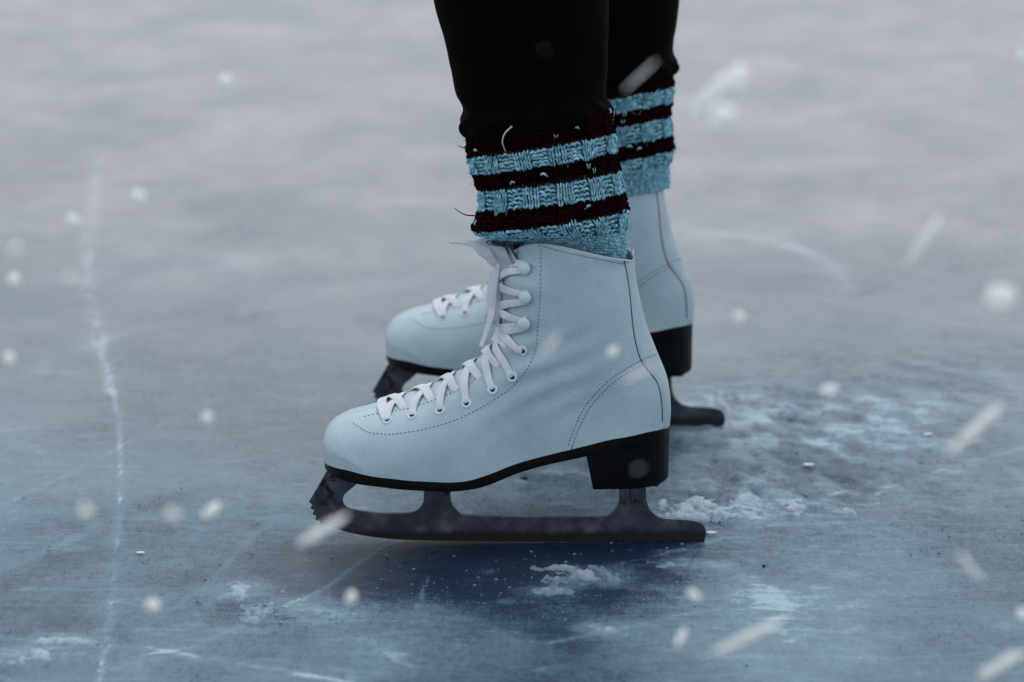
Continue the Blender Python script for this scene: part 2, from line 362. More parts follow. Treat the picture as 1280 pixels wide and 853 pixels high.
# ice crumbs
def blob(mb, c, r, n=1, stretch=(1, 1, 1), jit=.35, rot=None):
    bm = bmesh.new(); bmesh.ops.create_icosphere(bm, subdivisions=n, radius=1)
    V = np.array([v.co[:] for v in bm.verts]); Fs = [[v.index for v in f.verts] for f in bm.faces]; bm.free()
    V = V*(1+jit*(rng.random((len(V), 1))-.5)*2)*np.array(stretch)*r
    if rot is not None: V = V@rot.T
    mb.add(V+np.asarray(c), Fs)
mb = MB()
crumb_src = [(300, 745, 60, 18, 50), (380, 765, 60, 20, 60), (540, 745, 180, 50, 150), (740, 740, 150, 60, 180), (950, 570, 180, 70, 620), (900, 640, 100, 20, 330), (370, 765, 70, 14, 160), (1150, 640, 120, 90, 160), (560, 800, 200, 40, 160), (700, 600, 90, 25, 90), (1100, 620, 150, 90, 120), (90, 810, 120, 20, 80), (200, 650, 200, 70, 90), (350, 640, 160, 50, 60)]
for (px, py, rx, ry, n) in crumb_src:
    for k in range(n):
        p = gnd(px+rng.normal()*rx*.6, py+rng.normal()*ry*.6); r = .00025+.0009*rng.random()**4
        blob(mb, (p[0], p[1], r*.3), r, 1, (1.3, 1, .7))
tr0 = catmull([gnd(*p)[:2] for p in TRACKS[0][0]], 30)
for k in range(420):
    p = tr0[rng.integers(len(tr0))]; r = .0003+.0006*rng.random()**2
    blob(mb, (p[0]+rng.normal()*.002, p[1]+rng.normal()*.006, r*.3), r, 1, (1.2, 1.2, .6))
tag(mb.build('ice_crumbs', SNOW, None, False), 'loose crumbs of shaved ice scattered over the rink near the blades', 'ice crumbs', kind='stuff')
def chip(px, py, r, m, label, name='ice_chip', st=(2, 1, .5)):
    q = MB(); p = gnd(px, py); blob(q, (0, 0, r*.35), r, 2, st, .25); o = q.build(name, m, None, False); o.location = (p[0], p[1], 0); tag(o, label, 'ice chip' if name == 'ice_chip' else 'speck'); return o
SHINY, *_ = mat('clear_ice_chip', (.6, .66, .72), .8, spec=.1)
chip(889, 667, .0020, SHINY, 'bright sliver of ice just behind the tail of the front blade')
chip(1010, 582, .0022, SHINY, 'glinting lump of ice on the rough patch right of the rear blade')
chip(1160, 544, .0020, SHINY, 'pale lump of ice farthest right on the scraped ice')
chip(176, 692, .0016, SHINY, 'small white chip of ice right of the long pale skate track')
DARK, *_ = mat('dark_grit', (.01, .01, .014), .7)
chip(655, 599, .0020, DARK, 'dark speck of grit on the ice seen under the arch of the front boot', 'grit', (1.5, 1, .6))
chip(955, 708, .0012, DARK, 'tiny black speck of grit on the ice to the lower right of the front blade', 'grit', (1.2, 1, .7))

# ------------------------------------------------------------------ the skate (built once, at the origin)
sole_top = np.array([(405.3, 574.5), (408.5, 577.3), (434.8, 584.6), (467.7, 594.4), (511.5, 600.6), (566.4, 602), (588.3, 598.8), (621, 586.8), (640, 580), (707, 561.3), (762, 548), (810.6, 539), (833.5, 531), (836.3, 530.4)])
sole_bot = np.array([(405.3, 583), (410, 588), (423.9, 596.6), (467.7, 607), (502.8, 612.4), (566, 614.6), (595, 610), (621, 601), (640, 593), (660, 587), (679.6, 580.8), (733, 568.6), (770, 561), (836.3, 546)])
TB = [  # front/top point, bottom/back point (None -> on the sole line at that x)
 ((405.2, 556), 405.6), ((405.4, 547), 409), ((409.6, 537), 416), ((419, 526.5), 428), ((436, 518.3), 446), ((457, 513), 468),
 ((476, 507.5), 492), ((498, 501), 520), ((533, 489), 562), ((556, 478.5), 600), ((576, 465.5), 640), ((600, 449.5), 700), ((616, 434), 755),
 ((624, 418), 805), ((627, 407), (835, 530.5)), ((628, 397), (836.5, 507)), ((628, 386), (833, 476)), ((628, 374), (820, 442.5)), ((628, 362), (807.5, 410)),
 ((628, 349), (799.5, 378)), ((629, 334), (794, 350)), ((641, 312), (790, 318))]
wx = [405, 408, 415, 430, 455, 490, 530, 570, 620, 680, 730, 780, 810, 825, 832, 836.5]
ww = [0, .014, .024, .034, .041, .0455, .0468, .0445, .039, .0345, .032, .033, .030, .023, .014, 0]
def wsole(px): return float(np.interp(px, wx, ww))
bz = np.array([at(px, py, -wsole(px)) for px, py in sole_top]); bzb = np.array([at(px, py, -wsole(px)) for px, py in sole_bot])
xs_d = np.linspace(bz[0, 0], bz[-1, 0], 400)
def smooth1(a, k=9):
    p = np.pad(a, k, mode='edge'); return np.convolve(p, np.ones(2*k+1)/(2*k+1), 'valid')
ztop_t = smooth1(np.interp(xs_d, bz[:, 0], bz[:, 2])); zbot_t = smooth1(np.interp(xs_d, bzb[:, 0], bzb[:, 2]))
def ztop(x): return np.interp(x, xs_d, ztop_t)
def zbot(x): return np.interp(x, xs_d, zbot_t)
T3 = []; B3 = []
for t, q in TB:
    T3.append(at(*t, 0)[[0, 2]])
    if isinstance(q, tuple): B3.append(at(*q, 0)[[0, 2]])
    else: xq = at(q, 500, -wsole(q))[0]; B3.append(np.array([xq, ztop(xq)]))
iC = 14
B3[iC] = np.array([bz[-1, 0]-.0006, ztop(bz[-1, 0])])
T3 = np.array(T3); B3 = np.array(B3)
NS = 20
Tc = catmull(T3, NS); Bc = np.vstack([catmull(B3[:iC+1], NS), catmull(B3[iC:], NS)[1:]])
for i in range(iC*NS): Bc[i, 1] = ztop(Bc[i, 0])
sil = [np.vstack([Bc[:1], Tc]), Bc[iC*NS:]]
def sdist(P):
    d = np.full(len(P), 9.)
    for S in sil:
        S = S[::3] if len(S) > 60 else S
        for a_, b_ in zip(S[:-1], S[1:]):
            e = b_-a_; L = e@e+1e-14; t = np.clip(((P-a_)@e)/L, 0, 1)
            d = np.minimum(d, np.linalg.norm(P-a_-t[:, None]*e, axis=1))
    return d
WR = [(415, 560, .043, .036), (445, 555, .045, .037), (520, 565, .0475, .036), (575, 565, .0455, .038), (680, 545, .037, .040), (790, 515, .0345, .034), (600, 495, .037, .036), (650, 455, .037, .042),
      (730, 445, .040, .045), (710, 400, .040, .049), (710, 330, .045, .050), (640, 330, .045, .050), (785, 340, .044, .050), (822, 480, .034, .036), (640, 400, .040, .048)]
WP = np.array([at(a_, b_, -.04)[[0, 2]] for a_, b_, _, _ in WR]); WV = np.array([(c_, d_) for _, _, c_, d_ in WR])
def wr(P):
    k = np.exp(-((P[:, None, :]-WP[None])**2).sum(-1)/(2*.022**2))+1e-9
    return (k[..., None]*WV[None]).sum(1)/k.sum(1)[:, None]
def halfY(P):
    d = sdist(P); v = wr(P); u = 1-np.minimum(d/v[:, 1], 1)
    return v[:, 0]*np.sqrt(np.maximum(1-u**2.15, 0))
MS = 150
s = .5*(1-np.cos(np.linspace(0, math.pi, MS)))
nsec = len(Tc)
P2 = Tc[:, None, :]*(1-s)[None, :, None]+Bc[:, None, :]*s[None, :, None]
rise = np.clip((np.arange(nsec)-(nsec-50))/50, 0, 1)**1.3
P2[:, :, 1] += (rise[:, None]*np.sin(math.pi*s**.55)[None].clip(0)**.95)*.0150
Yh = halfY(P2.reshape(-1, 2)).reshape(nsec, MS)
Yh[:, 0] = 0; Yh[0, :] = 0; Yh[iC*NS:, -1] = 0
# thickness steps: facing (quarter laid over the tongue and vamp) and back stay
fac = [(441, 517), (457, 516), (476, 512), (505, 507), (535, 497), (560, 487), (585, 473), (605, 456), (622, 440), (634, 420), (638, 395), (638, 355), (639, 325), (645, 308)]
facP = catmull([at(a_, b_, -.022)[[0, 2]] for a_, b_ in fac], 5)
zgrid = P2[:, :, 1]
def side_of(P, C):
    P = P.reshape(-1, 2); best = np.full(len(P), 9.); sg = np.zeros(len(P))
    for a_, b_ in zip(C[:-1], C[1:]):
        e = b_-a_; t = np.clip(((P-a_)@e)/(e@e), 0, 1); v = P-a_-t[:, None]*e; d = np.linalg.norm(v, axis=1)
        m = d < best; best[m] = d[m]; sg[m] = np.sign(e[0]*v[m, 1]-e[1]*v[m, 0])
    return best*sg
sd = side_of(P2, facP).reshape(nsec, MS)          # negative = behind the edge
step = 1/(1+np.exp(sd/.00035))
bseam = [(780, 326), (784, 345), (787.5, 370), (790, 397.5), (793.8, 425), (801, 450), (812.5, 466), (822.5, 481), (827, 504), (828, 529)]
bsP = catmull([at(a_, b_, -.025)[[0, 2]] for a_, b_ in bseam], 5)
sb = side_of(P2, bsP).reshape(nsec, MS); step2 = 1/(1+np.exp(-sb/.0003))
# build vertices, displace along normals
def surf(side): return np.stack([P2[..., 0], side*Yh, P2[..., 1]], -1)
def normals_of(S, side):
    du = np.gradient(S, axis=0); dv = np.gradient(S, axis=1); n = np.cross(du, dv); n /= np.linalg.norm(n, axis=-1)[..., None]+1e-12
    mid = n[nsec//2, MS//2]; return n if mid[1]*side > 0 else -n
near = surf(-1); nn = normals_of(near, -1)
amp = (.0011*step*np.clip(Yh/.010, 0, 1)+.0007*np.clip(step2, 0, 1))
soft = (fbm(P2[..., 0]*22, P2[..., 1]*22+4, 3)-.5)*.0022
# soft flex creases across the ankle
cr = at(640, 455, -.03)[[0, 2]]; qd = np.exp(-(((P2[..., 0]-cr[0])/.05)**2+((P2[..., 1]-cr[1])/.03)**2))
soft += qd*.0011*np.sin((P2[..., 1]*1.0-P2[..., 0]*.5)*330+2*fbm(P2[..., 0]*20, P2[..., 1]*20, 2))
disp = (amp+soft*np.clip(Yh/.015, 0, 1))[..., None]*nn
near = near+disp; near[:, 0, 1] = 0; near[0, :, 1] = 0; near[iC*NS:, -1, 1] = 0
far = near*np.array([1, -1, 1])
V = np.vstack([near.reshape(-1, 3), far.reshape(-1, 3)])
idx = np.arange(nsec*MS).reshape(nsec, MS)
Fn = np.stack([idx[:-1, :-1], idx[:-1, 1:], idx[1:, 1:], idx[1:, :-1]], -1).reshape(-1, 4)
Fa = Fn[:, ::-1]+nsec*MS
F = np.vstack([Fn, Fa])

skate = empty('ice_skate', (0, 0, 0))
boot = mk_np('boot', V, F, LEATHER, skate)
bm = bmesh.new(); bm.from_mesh(boot.data); bmesh.ops.remove_doubles(bm, verts=bm.verts, dist=.00004)
bmesh.ops.recalc_face_normals(bm, faces=bm.faces)
bm.faces.ensure_lookup_table()
bvh = BVHTree.FromBMesh(bm)
tf = bvh.ray_cast(Vector(CAM), Vector(ray(700, 470)).normalized())
bm.to_mesh(boot.data); bm.free()
# inner lining at the collar
inn = near[-70:].copy(); inn[..., 1] *= .92
cx = inn.mean(axis=1, keepdims=True); inn[..., 0] = cx[..., 0]+(inn[..., 0]-cx[..., 0])*.965
rim = np.concatenate([near[-1:], near[-1:]*.5+inn[-1:]*.5+np.array([0, 0, .0008]), inn[::-1][:60:6]])
k = len(rim); idr = np.arange(k*MS).reshape(k, MS); Fr = np.stack([idr[:-1, :-1], idr[:-1, 1:], idr[1:, 1:], idr[1:, :-1]], -1).reshape(-1, 4)
mk_np('lining', np.vstack([rim.reshape(-1, 3), rim.reshape(-1, 3)*np.array([1, -1, 1])]), np.vstack([Fr, Fr[:, ::-1]+k*MS]), TONGUE, skate)

def hit(px, py):
    d = Vector(ray(px, py)).normalized(); loc, no, i, _ = bvh.ray_cast(Vector(CAM), d)
    if loc is None:
        loc, no, i, _ = bvh.find_nearest(Vector(at(px, py, -.01)))
    no = np.array(no)
    if no@np.array(d) > 0: no = -no
    return np.array(loc), no
def snap(p, off):
    loc, no, i, dd = bvh.find_nearest(Vector(p)); loc = np.array(loc); no = np.array(no)
    c = np.array([loc[0]+.02, 0, loc[2]-.02])
    if no[1]*loc[1] < -1e-5 and abs(no[1]) > .3: no = -no
    elif abs(no[1]) <= .3 and (no[2]-.5*no[0]) < 0: no = -no
    return loc+no*off, no
MIR = np.array([1, -1, 1])
def polyline_hits(pts, n=6):
    P = catmull(pts, n); return [hit(*q) for q in P]
def resample(H, step):
    L = np.array([h[0] for h in H]); Nn = np.array([h[1] for h in H]); d = np.r_[0, np.cumsum(np.linalg.norm(np.diff(L, axis=0), axis=1))]
    t = np.arange(0, d[-1], step)
    return np.stack([np.interp(t, d, L[:, k]) for k in range(3)], -1), np.stack([np.interp(t, d, Nn[:, k]) for k in range(3)], -1)
def stitch(pts, step=.0030, dash=.0014, r=.00030):
    mbs = [MB(), MB()]
    L, Nn = resample(polyline_hits(pts), step/4)
    for i in range(0, len(L)-3, 4):
        a_, b_ = L[i], L[i]+nrm(L[i+2]-L[i])*dash; n_ = nrm(Nn[i])
        P = np.array([a_-n_*.0001, a_*.7+b_*.3+n_*.00018, a_*.3+b_*.7+n_*.00018, b_-n_*.0001])
        for mb, M in zip(mbs, (1, MIR)): tube(mb, P*M, r, 5)
    for mb in mbs: mb.build('stitch_line', THREAD, skate)
vamp = [(441.4, 528.7), (450, 534.8), (461, 540.7), (485, 543), (511.5, 540.3), (533.5, 536), (566.4, 526.5), (595, 513.3), (621, 498), (640, 484), (652, 471), (662.5, 455), (670, 435), (672.5, 405), (675.7, 367.5), (676, 330), (677, 306)]
stitch(vamp)
stitch([(455, 521), (476, 516.5), (505, 512), (523, 507), (538, 502), (556, 495), (575, 487), (590, 478), (606, 462)])
cnt = [(819.8, 443), (801.5, 450.7), (780, 462.9), (761.9, 475), (743.6, 493.3), (728.4, 513), (716, 540.5), (710, 558)]
stitch(cnt, .0026); stitch([(x_+4.5, y_+3.5) for x_, y_ in cnt[1:]]+[(715, 557)], .0026)
stitch([(647, 325), (648, 312), (658, 305), (675, 307), (700, 314), (740, 322.5), (779, 330)], .0022)
L, Nn = resample(polyline_hits(bseam, 10), .0015)
for M in (1, MIR):
    se = MB(); tube(se, (L+Nn*.00005)*M, .0005, 6); se.build('seam', SEAM, skate)

# sole welt and heel
def outline(x0, x1, n, zfun, grow=0.):
    u = .5*(1-np.cos(np.linspace(0, math.pi, n))); xx = x0+(x1-x0)*u
    yy = halfY(np.stack([xx, zfun(xx)], -1))
    return xx, np.maximum(yy+grow*np.clip(yy/.006, 0, 1), 0)
xa, xb = Bc[0, 0]-.0007, bz[-1, 0]+.0002
n = 180; xx, yy = outline(Bc[0, 0], Bc[iC*NS, 0], n, ztop, .0009)
xx = xa+(xx-xx[0])/(xx[-1]-xx[0])*(xb-xa)
V = []; F = []
layers = [(0, .0004, .985), (1, -.0004, 1.0), (2, -.0004, 1.0), (3, 0, .97)]
def soleloop(f, shr):
    z = ztop(xx)*(1-f)+zbot(xx)*f
    cxm = (xa+xb)/2
    up_ = [(cxm+(x_-cxm)*(1-(1-shr)*.15), -y_*shr, z_) for x_, y_, z_ in zip(xx, yy, z)]
    dn_ = [(p_[0], -p_[1], p_[2]) for p_ in up_[::-1][1:-1]]
    return up_+dn_
rings = [soleloop(-.02, .97), soleloop(.0, 1), soleloop(.1, 1.003), soleloop(.88, 1.0), soleloop(1.0, .975)]
m = len(rings[0])
for R_ in rings: V += R_
for i in range(len(rings)-1):
    for k in range(m): F.append((i*m+k, i*m+(k+1) % m, (i+1)*m+(k+1) % m, (i+1)*m+k))
for base_i, flip in ((0, False), (len(rings)-1, True)):       # caps as strips
    o_ = base_i*m
    for k in range(1, n-1):
        a_, b_ = o_+k, o_+k+1; c_, d_ = o_+(m-k-1) % m if False else o_+(m-k-1+1) % m, None
    for k in range(0, n-1):
        l = lambda j: o_+j
        rr = lambda j: o_+(0 if j == 0 else (n-1 if j == n-1 else 2*n-2-j))
        q = [l(k), l(k+1), rr(k+1), rr(k)]; q2 = []
        for v_ in q:
            if v_ not in q2: q2.append(v_)
        if len(q2) > 2: F.append(tuple(q2))
sole = mk('sole', V, F, RUBBER, skate)
hx0 = at(733, 568, -.032)[0]; hx1 = xb; hzb = at(777, 611, -.031)[2]; hx0b = at(741, 609, -.031)[0]
hn = 70; V = []; F = []; HL = [(0, 0, 1.0), (.08, .04, 1.0), (.5, .5, .985), (.93, .95, .965), (.985, 1, .95), (1.0, 1.03, .90)]
for f, fx, sc in HL:
    x0 = hx0+(hx0b-hx0)*fx; u = np.r_[np.linspace(0, .55, hn//2, endpoint=False), .55+.45*np.sin(np.linspace(0, math.pi/2, hn-hn//2))]
    xr = x0+(hx1-.0005*(f > .9)-x0)*u; xq = np.interp(xr, xx, xx); yr = np.interp(xr, xx, yy)*sc*.99
    yr[-1] = 0
    zt = zbot(xr)+.0006; zz_ = zt*(1-f)+(hzb+(xr > .105)*((xr-.105)*.10))*f
    yr[0] *= .97
    fr_ = [(x_, -y_, z_) for x_, y_, z_ in zip(xr, yr, zz_)]
    bk = [(x_, y_, z_) for x_, y_, z_ in zip(xr, yr, zz_)][::-1][1:]
    V += fr_+bk
m = 2*hn-1
for i in range(len(HL)-1):
    for k in range(m): F.append((i*m+k, i*m+(k+1) % m, (i+1)*m+(k+1) % m, (i+1)*m+k))
for o_ in (0, (len(HL)-1)*m):
    for k in range(hn-1):
        q = [o_+k, o_+k+1, o_+m-2-k, o_+m-1-k]; q2 = []
        for v_ in q:
            if v_ not in q2: q2.append(v_)
        if len(q2) > 2: F.append(tuple(q2))
heel = mk('heel', V, F, RUBBER, skate)
for o_ in (sole, heel):
    bm = bmesh.new(); bm.from_mesh(o_.data); bmesh.ops.recalc_face_normals(bm, faces=bm.faces); bm.to_mesh(o_.data); bm.free()
    md = o_.modifiers.new('edges', 'EDGE_SPLIT'); md.split_angle = math.radians(38)

# blade
OUT = [((430, 588), 0), ((418, 596), 1), ((396.4, 612.6), 1), ((386.6, 629), 0), ((391, 632.4), 0), ((388.5, 637), 0), ((393.5, 639.5), 0), ((391, 644.5), 0), ((396, 646.5), 0), ((394.5, 651), 0), ((400, 652.5), 0), ((401, 656.5), 0),
       ((416, 660.2), 1), ((426, 664), 1), ((446, 669.2), 1), ((478.7, 674), 1), ((522, 676.8), 1), ((640, 678.2), 1), ((760, 678.8), 1), ((880, 679.2), 0), ((882.3, 669), 1), ((880.7, 661), 1), ((874.6, 654.8), 1), ((859, 651.5), 1), ((829, 649.3), 1), ((819.8, 645.7), 1),
       ((812, 638), 1), ((807.6, 625.9), 1), ((807, 612), 0), ((807, 595), 0), ((774, 595), 0), ((774, 612), 0), ((774, 625.9), 1), ((771, 635), 1), ((763.4, 643.5), 1), ((752.7, 647.8), 1), ((701, 648), 1), ((640, 647.6), 1), ((584, 646.2), 1), ((575, 643.3), 1), ((566.4, 634.5), 1), ((563, 625.8), 1),
       ((563, 612), 0), ((563, 590), 0), ((530, 590), 0), ((530, 612), 0), ((530, 627), 1), ((525, 636), 1), ((516, 642), 1), ((500, 643.8), 1), ((474, 643.3), 1), ((450, 640.7), 1), ((434, 636.7), 1), ((428.5, 629), 1), ((430.4, 620.3), 1), ((439, 612.6), 1), ((450, 603), 0), ((465, 590), 0)]
pts = []
nO = len(OUT)
def q_(i):
    (px, py), _ = OUT[i % nO]; v = at(px, py, 0)[[0, 2]]
    if py < 600 and px < 600: v[1] = zbot(v[0])+.0015
    if py < 600 and px > 600: v[1] = hzb+.001
    return v
for i in range(nO):
    p1, p2 = q_(i), q_(i+1)
    if OUT[i][1] and OUT[(i+1) % nO][1]:
        p0, p3 = q_(i-1), q_(i+2)
        for k in range(4):
            t = k/4; pts.append(.5*((2*p1)+(-p0+p2)*t+(2*p0-5*p1+4*p2-p3)*t*t+(-p0+3*p1-3*p2+p3)*t**3))
    else: pts.append(p1)
pts = np.array(pts)
# tiny nicks on the rough upper edges
zmin = pts[:, 1].min(); pts[:, 1] -= zmin
cu = bpy.data.curves.new('blade', 'CURVE'); cu.dimensions = '2D'; cu.fill_mode = 'BOTH'; cu.extrude = .0015; cu.bevel_depth = .0005; cu.bevel_resolution = 2; cu.offset = -.0004
sp = cu.splines.new('POLY'); sp.points.add(len(pts)-1); sp.use_cyclic_u = True
for k, (x_, z_) in enumerate(pts): sp.points[k].co = (x_, z_, 0, 1)
tmp = bpy.data.objects.new('tmp', cu); COL.objects.link(tmp)
me = bpy.data.meshes.new_from_object(tmp.evaluated_get(bpy.context.evaluated_depsgraph_get()))
bpy.data.objects.remove(tmp); me.transform(Matrix.Rotation(math.pi/2, 4, 'X')); me.name = 'blade'
me.materials.clear(); me.materials.append(STEEL)
blade = bpy.data.objects.new('blade', me); COL.objects.link(blade); blade.parent = skate
# stamped size mark on the rear stanchion
ENG, *_ = mat('stamped_mark', (.006, .005, .012), .8)
def textmesh(s_, size, px, py):
    c_ = bpy.data.curves.new('t', 'FONT'); c_.body = s_; c_.size = size; c_.align_x = 'CENTER'; c_.align_y = 'CENTER'; c_.extrude = .00004
    t_ = bpy.data.objects.new('t', c_); COL.objects.link(t_)
    m_ = bpy.data.meshes.new_from_object(t_.evaluated_get(bpy.context.evaluated_depsgraph_get())); bpy.data.objects.remove(t_)
    p = at(px, py, -.0020); m_.transform(Matrix.Translation((p[0], -.00206, p[2]-zmin))@Matrix.Rotation(math.pi/2, 4, 'X')); return m_
for s_, py in (('#/', 621), ('26', 629)):
    m_ = textmesh(s_, .0062, 790.5, py); m_.materials.append(ENG); o_ = bpy.data.objects.new('size_mark', m_); COL.objects.link(o_); o_.parent = blade
# mounting plates
for (cx_, cz_, hx_, hy_) in ((at(790, 611, 0)[0], hzb-.0011, .019, .021),):
    bm = bmesh.new(); bmesh.ops.create_cube(bm, size=1); bmesh.ops.scale(bm, vec=(2*hx_, 2*hy_, .0022), verts=bm.verts); bmesh.ops.bevel(bm, geom=[e for e in bm.edges], offset=.0008, segments=2, affect='EDGES')
    bmesh.ops.translate(bm, vec=(cx_, 0, cz_+.0003), verts=bm.verts); m_ = bpy.data.meshes.new('mounting_plate'); bm.to_mesh(m_); bm.free(); m_.materials.append(STEEL)
    o_ = bpy.data.objects.new('mounting_plate', m_); COL.objects.link(o_); o_.parent = skate

# eyelets and hooks
EY = [(484, 525), (515, 519), (550, 512.6), (583, 504), (615.5, 487), (640, 471.5), (653, 439)]
HK = [(656.6, 403.5), (658, 370.5), (657.6, 335)]
def frame(n_):
    n_ = nrm(n_); a_ = nrm(np.cross(n_, [0, 1, .3])); return a_, np.cross(n_, a_), n_
def lathe(mb, c, n_, prof, seg=20, mi=0):
    a_, b_, n_ = frame(n_); V = []; F = []
    for r_, h_ in prof:
        for k in range(seg):
            t = 2*math.pi*k/seg; V.append(c+(a_*math.cos(t)+b_*math.sin(t))*r_+n_*h_)
    for i in range(len(prof)-1):
        for k in range(seg): F.append((i*seg+k, i*seg+(k+1) % seg, (i+1)*seg+(k+1) % seg, (i+1)*seg+k))
    F.append(tuple((len(prof)-1)*seg+k for k in range(seg)))
    mb.add(V, F, mi)
eh = [hit(*e) for e in EY]; hh = [hit(*e) for e in HK]
for loc, no in eh:
    for M in (1, MIR):
        mb = MB(); lathe(mb, loc*M, no*M, [(.0040, -.0002), (.0039, .0004), (.0033, .0008), (.0024, .0007), (.0019, .0001), (.0018, -.0002)])
        lathe(mb, loc*M, no*M, [(.0019, .00012), (.0001, .00014)], 20, 1)
        mb.build('eyelet', [METALW, HOLE], skate)
for loc, no in hh:
    no = nrm(no*np.array([.6, 1, .3])+np.array([0, -.35, 0]))
    for M in (1, MIR):
        mb = MB(); lathe(mb, loc*M, no*M, [(.0046, 0), (.0046, .0006), (.0014, .0009), (.0013, .0030), (.0042, .0031), (.0047, .0037), (.0044, .0045), (.0030, .0053), (.0012, .0056), (.0001, .0057)], 26)
        mb.build('lace_hook', METALW, skate)

# laces
lm = MB()
def ribbon(P, hw, ht=.0007, norms=None, mb=lm, seg=12):
    P = np.asarray(P, float)
    if not hasattr(hw, '__len__'): hw = [hw]*len(P)
    hw = np.interp(np.linspace(0, 1, len(P)), np.linspace(0, 1, len(hw)), hw); hts = [ht]*len(P)
    tube(mb, P, 0, seg, 0, True, (hw, hts), norms)
def lace_path(ctrl, offs, n=7):
    P = catmull(ctrl, n); O = np.interp(np.linspace(0, 1, len(P)), np.linspace(0, 1, len(offs)), offs)
    out = []; no = []
    for p, o_ in zip(P, O):
        q, m_ = snap(p, 0)
        h_ = nrm(p-q) if np.linalg.norm(p-q) > 1e-9 else m_
        out.append(q+m_*o_); no.append(m_)
    no = np.array(no)
    for _ in range(2): no[1:-1] = (no[:-2]+no[1:-1]*2+no[2:])/4; 
    out = np.array(out)
    for _ in range(2): out[1:-1] = (out[:-2]+out[1:-1]*2+out[2:])/4
    return out, no
RID = [(497, 501), (532, 489), (562, 474), (588, 457), (610, 440), (624, 424)]
rid3 = [at(a_, b_, 0) for a_, b_ in RID]
for i in range(6):
    E0 = eh[i][0]; E1 = eh[i+1][0]*MIR; R_ = rid3[i]
    for M, up_ in ((1, .0019), (MIR, .0031)):
        a_ = E0*.5+R_*.5+np.array([-.003, 0, .003]); a_[1] = E0[1]*.62
        b_ = E1*.35+R_*.65; b_[1] = E1[1]*.48; E1b = E1*.62+R_*.38; E1b[1] = E1[1]*.75
        P, no = lace_path([E0*M, a_*M, R_*M, b_*M, E1b*M], [.0002, .0020, up_, .0009, -.0022])
        ribbon(P, [.0026, .0034, .0035, .0032, .0030], .00075, no)
# toe bar
P, no = lace_path([eh[0][0], eh[0][0]*[1, .5, 1]+np.array([-.004, 0, .006]), at(478, 506, 0), eh[0][0]*[1, -.5, 1]+np.array([-.004, 0, .006]), eh[0][0]*MIR], [.0003, .0020, .0028, .0020, .0003]); ribbon(P, .0038, .0007, no)
# hook zone
ridge_h = [(625, 424), (628, 387), (628, 353), (627, 331)]
start = eh[6][0]
prev = at(*ridge_h[0], -.004)
P, no = lace_path([start, start*.5+at(634, 418, -.008)*.5, at(630, 414, -.002), hh[0][0]*MIR*.5+at(630, 410, 0)*.5, hh[0][0]*MIR], [.0003, .002, .003, .002, .002]); ribbon(P, [.0026, .0036, .003, .003], .0007, no)
ribbon(P*MIR, [.0026, .0036, .003, .003], .0007, no*MIR)
for j, (h_, hp) in enumerate(zip(hh, HK)):
    lo = at(627, hp[1]+15, -.006); hi_ = at(629, hp[1]-13 if j < 2 else hp[1]-3, -.006)
    hb = h_[0]+np.array([.0022, 0, 0])
    A_, nA = lace_path([lo*[1, .2, 1], lo*.5+hb*.5, hb+np.array([0, 0, -.0026])], [.0032, .0022, .0020])
    B_, nB = lace_path([hb+np.array([0, 0, .0024]), hi_*.5+hb*.5+np.array([0, 0, .0012]), hi_*[1, .2, 1]], [.0020, .0026, .0034])
    C_, nC = lace_path([hb+np.array([0, 0, -.0026]), hb+np.array([.0014, 0, 0]), hb+np.array([0, 0, .0026])], [.0020, .0018, .0020])
    for M in (1, MIR):
        ribbon(A_*M, [.0034, .0030, .0022], .0007, nA*M); ribbon(B_*M, [.0022, .0030, .0030], .0007, nB*M); tube(lm, C_*M, .0011, 8)
lm.build('lace', LACE, skate)
# bow
bw = MB()
def hang(px_pts, Ys, hw, tw=None, ht=.0006):
    P = catmull([at(a_, b_, y_) for (a_, b_), y_ in zip(px_pts, Ys)], 8)
    n_ = np.array([[-.35, -.9, .1]]*len(P)) if tw is None else np.array([nrm(np.array(tw[0])*(1-t)+np.array(tw[1])*t) for t in np.linspace(0, 1, len(P))])
    ribbon(P, hw, ht, n_, bw)
hang([(561, 302), (578, 303), (594, 306), (607, 316), (617, 328), (624, 333)], [-.012, -.011, -.010, -.009, -.008, -.006], [.0016, .0016, .0030, .0040, .0034, .0018], ([-.1, -.6, .7], [-.5, -.8, .2]))
hang([(624, 333), (619, 342), (615, 360), (614, 380), (611, 396), (617, 405), (621, 385), (622, 360), (624, 338)], [-.008, -.012, -.014, -.014, -.013, -.010, -.006, -.006, -.006], [.0018, .0032, .0038, .0040, .0036, .0034, .0036, .0030, .0018])
hang([(622, 335), (620, 350), (617, 375), (613, 398), (608, 415), (601, 434)], [-.006, -.009, -.012, -.017, -.018, -.018], [.002, .003, .0028, .0024, .0019, .0016])
hang([(624, 333), (612, 322), (600, 314), (597, 306), (607, 303), (618, 312), (625, 330)], [.000, .004, .009, .012, .012, .008, .002], [.002, .003, .003, .003, .003, .003, .002])
hang([(627, 331), (617, 345), (616, 370), (620, 395)], [.004, .012, .016, .017], [.002, .0035, .0035, .003])
blob(bw, at(625, 332, -.006), .0036, 2, (1, 1.2, 1), .12)
bw.build('bow', LACE, skate)
